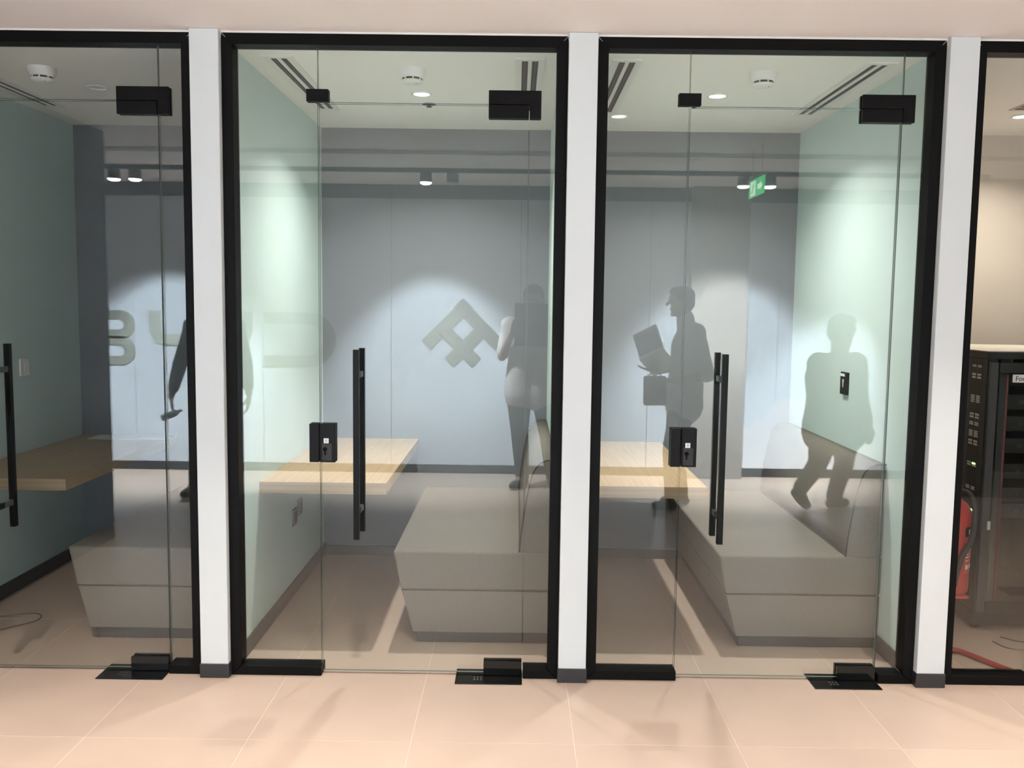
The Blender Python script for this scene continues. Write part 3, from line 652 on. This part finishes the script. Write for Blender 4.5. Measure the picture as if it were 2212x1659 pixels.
def skin(bm, name, m, parent, vox, smooth=6):
    me = bpy.data.meshes.new(name); bm.to_mesh(me); bm.free()
    o = bpy.data.objects.new(name, me); C.objects.link(o)
    md = o.modifiers.new('r', 'REMESH'); md.mode = 'VOXEL'; md.voxel_size = vox; md.use_smooth_shade = True
    sm = o.modifiers.new('s', 'SMOOTH'); sm.factor = 0.5; sm.iterations = smooth
    bpy.context.view_layer.update()
    me2 = bpy.data.meshes.new_from_object(o.evaluated_get(bpy.context.evaluated_depsgraph_get()))
    o.modifiers.clear(); o.data = me2; me2.materials.clear(); me2.materials.append(M[m])
    for p in me2.polygons: p.use_smooth = True
    if parent: reparent(o, parent)
    return o
def hand(bm, wrist, d, nrm, side, curl):
    """d: along the fingers, nrm: towards the palm side, side: towards the thumb"""
    d, nrm, side = d.normalized(), nrm.normalized(), side.normalized()
    kn = []
    for k, off in enumerate((0.030, 0.010, -0.010, -0.029)):
        kp = wrist + d*(0.092 - 0.004*abs(k-1)) + side*off; kn.append(kp)
        cone(bm, wrist + d*0.01 + side*off*0.6, 0.014, kp, 0.0105)
    for k, (kp, ln) in enumerate(zip(kn, (0.070, 0.078, 0.072, 0.056))):
        p = kp; ang = 0.25*curl
        for s, fr_ in enumerate((0.45, 0.30, 0.25)):
            dd = d*math.cos(ang) + nrm*math.sin(ang)
            q = p + dd*ln*fr_; cone(bm, p, 0.0092-0.0006*s, q, 0.0086-0.0008*s, 10); p = q; ang += 0.62*curl
    p = wrist + d*0.025 + side*0.022
    t1 = (d*0.55 + side*0.75 + nrm*0.35*curl).normalized(); q = p + t1*0.045; cone(bm, p, 0.0145, q, 0.0105, 10)
    t2 = (d*0.85 + side*0.25 + nrm*0.5*curl).normalized(); cone(bm, q, 0.0105, q + t2*0.034, 0.0085, 10)
def person(label, J, st, base):
    e = empty('person', base, label, 'person')
    f = J['face'].normalized(); upv = J.get('hup', V(0, 0, 1)).normalized(); sd_ = f.cross(upv).normalized(); upv = sd_.cross(f)
    rot = Matrix((sd_, f, upv)).transposed()
    hc = J['head']; k = st.get('hs', 1.0); g = st.get('girth', 1.0)
    bm = bmesh.new()
    # head, face, neck
    ell(bm, hc + upv*0.022*k, (0.074*k, 0.094*k, 0.090*k), rot); ell(bm, hc + f*0.024*k - upv*0.052*k, (0.056*k, 0.062*k, 0.066*k), rot)
    cone(bm, hc + f*0.088*k + upv*0.018*k, 0.010*k, hc + f*0.112*k - upv*0.016*k, 0.014*k, 10)       # nose
    cone(bm, hc + f*0.078*k + upv*0.030*k + sd_*0.04*k, 0.014*k, hc + f*0.078*k + upv*0.030*k - sd_*0.04*k, 0.014*k, 10)   # brow
    cone(bm, hc + f*0.078*k - upv*0.050*k + sd_*0.016*k, 0.010*k, hc + f*0.078*k - upv*0.050*k - sd_*0.016*k, 0.010*k, 10)  # mouth
    ell(bm, hc + f*0.070*k - upv*0.095*k, (0.026*k, 0.020*k, 0.020*k), rot)                           # chin
    for s in (-1, 1): ell(bm, hc + sd_*0.078*s*k - upv*0.004*k - f*0.008*k, (0.010*k, 0.020*k, 0.032*k), rot)
    cone(bm, hc - upv*0.05*k - f*0.015*k, 0.056*k, J['neck'] - V(0, 0, 0.04), 0.060*k)
    sL, sR, hL, hR = J['shL'], J['shR'], J['hipL'], J['hipR']
    ch = (sL+sR)/2; pv = (hL+hR)/2; ax = (sR-sL).normalized()
    def torso(b_, ex):
        cone(b_, sL + V(0, 0, -0.005), 0.058*g+ex, sR + V(0, 0, -0.005), 0.058*g+ex)
        cone(b_, J['neck'] - V(0, 0, 0.03), 0.062+ex*0.4, ch - V(0, 0, 0.06), 0.095*g+ex)
        for s in (-1, 1):
            c1 = ch*0.80 + pv*0.20 + ax*0.085*s*g; c2 = ch*0.42 + pv*0.58 + ax*0.070*s*g; c3 = pv + ax*0.080*s*g
            cone(b_, c1, 0.105*g+ex, c2, 0.100*g+ex); cone(b_, c2, 0.100*g+ex, c3, 0.108*g+ex)
            cone(b_, (sR if s > 0 else sL), 0.062*g+ex, c1, 0.098*g+ex)
    torso(bm, 0)
    for s in 'LR':
        cone(bm, J['sh'+s], 0.050*g, J['el'+s], 0.040); cone(bm, J['el'+s], 0.040, J['wr'+s], 0.027)
        d_, n_, t_, cu = J['hand'+s]; hand(bm, J['wr'+s], d_, n_, t_, cu)
        cone(bm, J['hip'+s], 0.090*g, J['kn'+s], 0.056); cone(bm, J['kn'+s], 0.056, J['an'+s], 0.040)
        cone(bm, J['an'+s], 0.038, J['toe'+s], 0.026)
    body = skin(bm, 'body', 'skin', e, 0.0068, 5)
    # hair
    bm = bmesh.new(); ell(bm, hc + upv*0.040*k - f*0.016*k, (0.086*k, 0.096*k, 0.084*k), rot); ell(bm, hc - f*0.045*k - upv*0.005*k, (0.078*k, 0.062*k, 0.078*k), rot)
    ell(bm, hc + upv*0.080*k + f*0.035*k, (0.066*k, 0.055*k, 0.040*k), rot)
    skin(bm, 'hair', 'hair', e, 0.009, 3)
    for s in (-1, 1):
        bm = bmesh.new(); ell(bm, hc + f*0.086*k + sd_*0.031*s*k + upv*0.010*k, (0.013*k, 0.007*k, 0.008*k), rot); reparent(fin(bm, 'eye', 'eye', None, 0, 1, True), e)
    bm = bmesh.new(); ell(bm, hc + f*0.087*k - upv*0.050*k, (0.022*k, 0.006*k, 0.007*k), rot); reparent(fin(bm, 'mouth', 'lip', None, 0, 1, True), e)
    # shirt or jacket
    bm = bmesh.new(); torso(bm, 0.018)
    for s in 'LR':
        a, b_ = J['sh'+s], J['el'+s]
        fr_ = st['sleeve']
        cone(bm, a, 0.068*g, a.lerp(b_, min(fr_, 1.0)), 0.060)
        if fr_ > 1: cone(bm, b_, 0.060, b_.lerp(J['wr'+s], fr_-1), 0.046)
    hem = st.get('hem', 0.06)
    for s, q in ((-1, 'L'), (1, 'R')): cone(bm, pv + ax*0.080*s*g, 0.127*g, pv + ax*0.076*s*g - V(0, 0, hem), 0.132*g)
    cone(bm, J['neck'] - V(0, 0, 0.035), 0.072, J['neck'] + V(0, 0, 0.012), 0.070)
    skin(bm, st.get('top', 'shirt'), st['topm'], e, 0.011, 5)
    # trousers
    bm = bmesh.new()
    for s in 'LR':
        cone(bm, J['hip'+s] + V(0, 0, 0.02), 0.104*g, J['hip'+s], 0.108*g); cone(bm, J['hip'+s], 0.110*g, J['kn'+s], 0.078); cone(bm, J['kn'+s], 0.078, J['an'+s] + V(0, 0, 0.012), 0.062)
    cone(bm, hL - V(0, 0, 0.03), 0.098*g, hR - V(0, 0, 0.03), 0.098*g)
    skin(bm, 'trousers', st['legm'], e, 0.011, 5)
    for s in 'LR':
        bm = bmesh.new(); a, t_ = J['an'+s], J['toe'+s]
        d_ = (t_-a); heel = a - V(d_.x, d_.y, 0).normalized()*0.035 - V(0, 0, 0.042)
        if 'heel'+s in J: heel = J['heel'+s]
        cone(bm, a - V(0, 0, 0.01), 0.046, heel, 0.040); cone(bm, heel, 0.040, heel.lerp(t_, 0.6), 0.045); cone(bm, heel.lerp(t_, 0.6), 0.045, t_, 0.036)
        for v in bm.verts:
            if 'heel'+s not in J and v.co.z < 0.004: v.co.z = 0.004
        skin(bm, 'shoe', 'shoe', e, 0.009, 3)
    return e
X_, Y_, Z_ = V(1, 0, 0), V(0, 1, 0), V(0, 0, 1)
# the one taking the picture
y0 = -3.92
person('person in a pale shirt and dark trousers raising a tablet to the face', dict(
    head=V(0.145, y0+0.03, 1.640), face=V(-0.12, 1, -0.10), neck=V(0.145, y0-0.01, 1.505),
    shL=V(-0.055, y0-0.02, 1.415), shR=V(0.345, y0-0.02, 1.415), elL=V(-0.120, y0+0.04, 1.150), elR=V(0.415, y0+0.04, 1.155),
    wrL=V(-0.035, y0+0.165, 1.355), wrR=V(0.325, y0+0.165, 1.345), handL=(V(0.10, 0.10, 0.95), V(0.9, 0.35, 0), V(0.3, -0.9, 0.2), 0.75), handR=(V(-0.12, 0.10, 0.95), V(-0.9, 0.35, 0), V(-0.3, -0.9, 0.2), 0.75),
    hipL=V(0.030, y0-0.02, 0.900), hipR=V(0.235, y0-0.02, 0.900), knL=V(0.040, y0+0.0, 0.490), knR=V(0.285, y0+0.0, 0.490),
    anL=V(0.070, y0-0.03, 0.085), anR=V(0.335, y0-0.03, 0.085), toeL=V(-0.015, y0+0.11, 0.038), toeR=V(0.385, y0+0.12, 0.038)),
    dict(sleeve=0.85, topm='shirt', legm='trouser', girth=1.12, hem=0.09, hs=1.1), (0.14, y0, 0))
tb = empty('tablet', (0, -3.714, 1.40), 'black tablet in a folio cover held up at the camera position', 'tablet')
box('tablet_body', -0.016, 0.268, -0.007, 0.0, 0.0, 0.212, 'fit', tb, 0.003, 2)
box('tablet_screen', -0.010, 0.262, -0.0076, -0.007, 0.006, 0.206, 'screen', tb)
lathe_obj('lens_ring', [(0.011, 0.0), (0.011, 0.002), (0.008, 0.002), (0.007, 0.0005), (0, 0.0005)], (0.0, 0.0, 0.2055-0.006), 'gloss', tb, 'y', 20)
bm = bmesh.new(); prism(bm, [(-0.006, 0.0), (-0.001, 0.0), (-0.031, -0.150), (-0.036, -0.150)], 'x', -0.014, 0.266); fin(bm, 'folio_flap', 'rubber', tb)
# the one with the laptop
y0 = -3.22
person('person in a light shirt walking left with an open laptop and a bag', dict(
    head=V(1.288, y0, 1.638), face=V(-1, 0.05, -0.05), neck=V(1.325, y0, 1.50),
    shL=V(1.370, y0-0.165, 1.405), shR=V(1.375, y0+0.165, 1.400), elL=V(1.330, y0-0.21, 1.120), elR=V(1.465, y0+0.20, 1.080),
    wrL=V(1.130, y0-0.07, 1.085), wrR=V(1.225, y0+0.19, 1.035), handL=(V(-0.9, 0.15, 0.15), V(-0.2, 0, 1), V(0, 1, 0.1), 0.35), handR=(V(-1, -0.2, 0.0), V(0, -0.3, -1), V(-0.2, -1, 0.2), 1.5),
    hipL=V(1.330, y0-0.085, 0.90), hipR=V(1.330, y0+0.085, 0.90), knL=V(1.285, y0-0.09, 0.480), knR=V(1.235, y0+0.09, 0.490),
    anL=V(1.345, y0-0.09, 0.085), anR=V(1.245, y0+0.09, 0.085), toeL=V(1.215, y0-0.10, 0.038), toeR=V(1.115, y0+0.10, 0.038)),
    dict(sleeve=1.15, topm='shirt2', legm='trouser', girth=1.05, hem=0.08), (1.30, y0, 0))
lp = empty('laptop', (0.992, y0-0.13, 1.18), 'thin grey laptop held open by a walking person', 'laptop')
hv = V(0.148, 0.25, 0.101); sv = V(-0.057, -0.038, 0.177); bv = V(0.13, -0.018, -0.147)*0.95
def slab(name, a, u, v, t, m, parent):
    n_ = u.cross(v).normalized()*t; bm = bmesh.new(); P = [a, a+u, a+u+v, a+v]
    A = [bm.verts.new(p) for p in P]; B = [bm.verts.new(p+n_) for p in P]
    bm.faces.new(A); bm.faces.new(B[::-1])
    for k in range(4): bm.faces.new([A[k], B[k], B[(k+1) % 4], A[(k+1) % 4]])
    return fin(bm, name, m, parent, 0.002, 2)
lid = slab('screen_lid', V(0, 0, 0), hv, sv*1.05, 0.006, 'alu', lp)
nl = hv.cross(sv).normalized()
dk = slab('keyboard_deck', V(0, 0, 0), hv, bv, 0.012, 'alu', lp)
slab('display', sv*0.06 + hv*0.03 - nl*0.0006, hv*0.94, sv*0.95, 0.0005, 'screen', lid)
bm = bmesh.new()
nb = hv.cross(bv).normalized()
for r_ in range(5):
    for q in range(12):
        p = hv*(0.06+0.075*q) + bv*(0.12+0.085*r_) - nb*0.0012; a_, b_ = hv*0.062, bv*0.068
        bm.faces.new([bm.verts.new(p), bm.verts.new(p+a_), bm.verts.new(p+a_+b_), bm.verts.new(p+b_)])
tag(fin(bm, 'keys', 'slot', dk), kind='stuff')
bg = empty('shoulder_bag', (1.075, y0+0.17, 0.84), 'dark flat bag carried by hand below the laptop', 'bag')
box('pouch', -0.088, 0.085, -0.035, 0.035, 0.0, 0.225, 'bag', bg, 0.014, 3)
tube_obj('handle', curve_pts([(-0.05, 0, 0.215), (-0.035, 0, 0.245), (0.0, 0, 0.255), (0.035, 0, 0.245), (0.05, 0, 0.215)]), 0.006, 'rubber', bg, 8)
box('zip', -0.07, 0.07, -0.003, 0.003, 0.224, 0.228, 'slot', bg)
# walking towards the right
y0 = -3.22
person('person in an olive jacket walking towards the right with bent head', dict(
    head=V(2.555, y0, 1.420), face=V(0.85, -0.5, -0.12), neck=V(2.545, y0, 1.275),
    shL=V(2.365, y0+0.06, 1.165), shR=V(2.690, y0-0.06, 1.165), elL=V(2.330, y0+0.12, 0.880), elR=V(2.735, y0-0.02, 0.880),
    wrL=V(2.375, y0+0.20, 0.690), wrR=V(2.790, y0+0.02, 0.690), handL=(V(0.3, 0.2, -0.9), V(0.9, 0, 0.2), V(0, 0.9, 0), 0.8), handR=(V(0.05, 0.1, -1), V(-0.6, 0.5, 0), V(0.5, 0.8, 0), 0.8),
    hipL=V(2.455, y0+0.03, 0.720), hipR=V(2.605, y0-0.03, 0.720), knL=V(2.395, y0+0.05, 0.385), knR=V(2.640, y0-0.05, 0.385),
    anL=V(2.262, y0+0.06, 0.175), anR=V(2.570, y0-0.06, 0.085), toeL=V(2.318, y0+0.05, 0.044), toeR=V(2.68, y0-0.11, 0.038), heelL=V(2.222, y0+0.065, 0.150)),
    dict(sleeve=1.85, topm='jacket', legm='trouser2', girth=1.32, hem=0.10, hs=1.15, top='jacket'), (2.5, y0, 0))
# the one half hidden by the white column
y0 = -3.42
person('person in a dark jacket behind the white column holding a small bottle', dict(
    head=V(-2.445, y0, 1.635), face=V(-0.2, 1, 0), neck=V(-2.445, y0-0.02, 1.50),
    shL=V(-2.625, y0-0.02, 1.395), shR=V(-2.270, y0-0.02, 1.395), elL=V(-2.742, y0-0.04, 1.080), elR=V(-2.205, y0-0.04, 1.090),
    wrL=V(-2.785, y0+0.05, 0.825), wrR=V(-2.160, y0+0.03, 0.850), handL=(V(0.12, 0.1, -1), V(0.6, 0.5, 0), V(0.3, 0.9, 0), 1.1), handR=(V(-0.05, 0.08, -1), V(-0.9, 0.2, 0), V(0, 1, 0), 0.55),
    hipL=V(-2.545, y0-0.02, 0.90), hipR=V(-2.355, y0-0.02, 0.90), knL=V(-2.585, y0+0.0, 0.490), knR=V(-2.345, y0+0.03, 0.490),
    anL=V(-2.625, y0-0.03, 0.085), anR=V(-2.345, y0-0.02, 0.085), toeL=V(-2.675, y0+0.11, 0.038), toeR=V(-2.36, y0+0.13, 0.038)),
    dict(sleeve=1.75, topm='jacketd', legm='trouser', girth=1.0, hem=0.12, top='jacket'), (-2.44, y0, 0))
bo = empty('water_bottle', (-2.835, y0+0.115, 0.655), 'small clear bottle held low by the person in dark', 'bottle')
bm = bmesh.new(); lathe(bm, [(0, 0), (0.026, 0.0), (0.029, 0.01), (0.029, 0.115), (0.022, 0.135), (0.012, 0.15), (0.012, 0.162), (0, 0.162)], (0, 0, 0), 'z', 20)
o1 = fin(bm, 'bottle_body', 'clear', bo)
bm = bmesh.new(); lathe(bm, [(0.0135, 0.155), (0.0135, 0.172), (0, 0.172)], (0, 0, 0), 'z', 18); o2 = fin(bm, 'bottle_cap', 'plastic', bo)
bo.rotation_euler = (0, math.radians(66), 0)
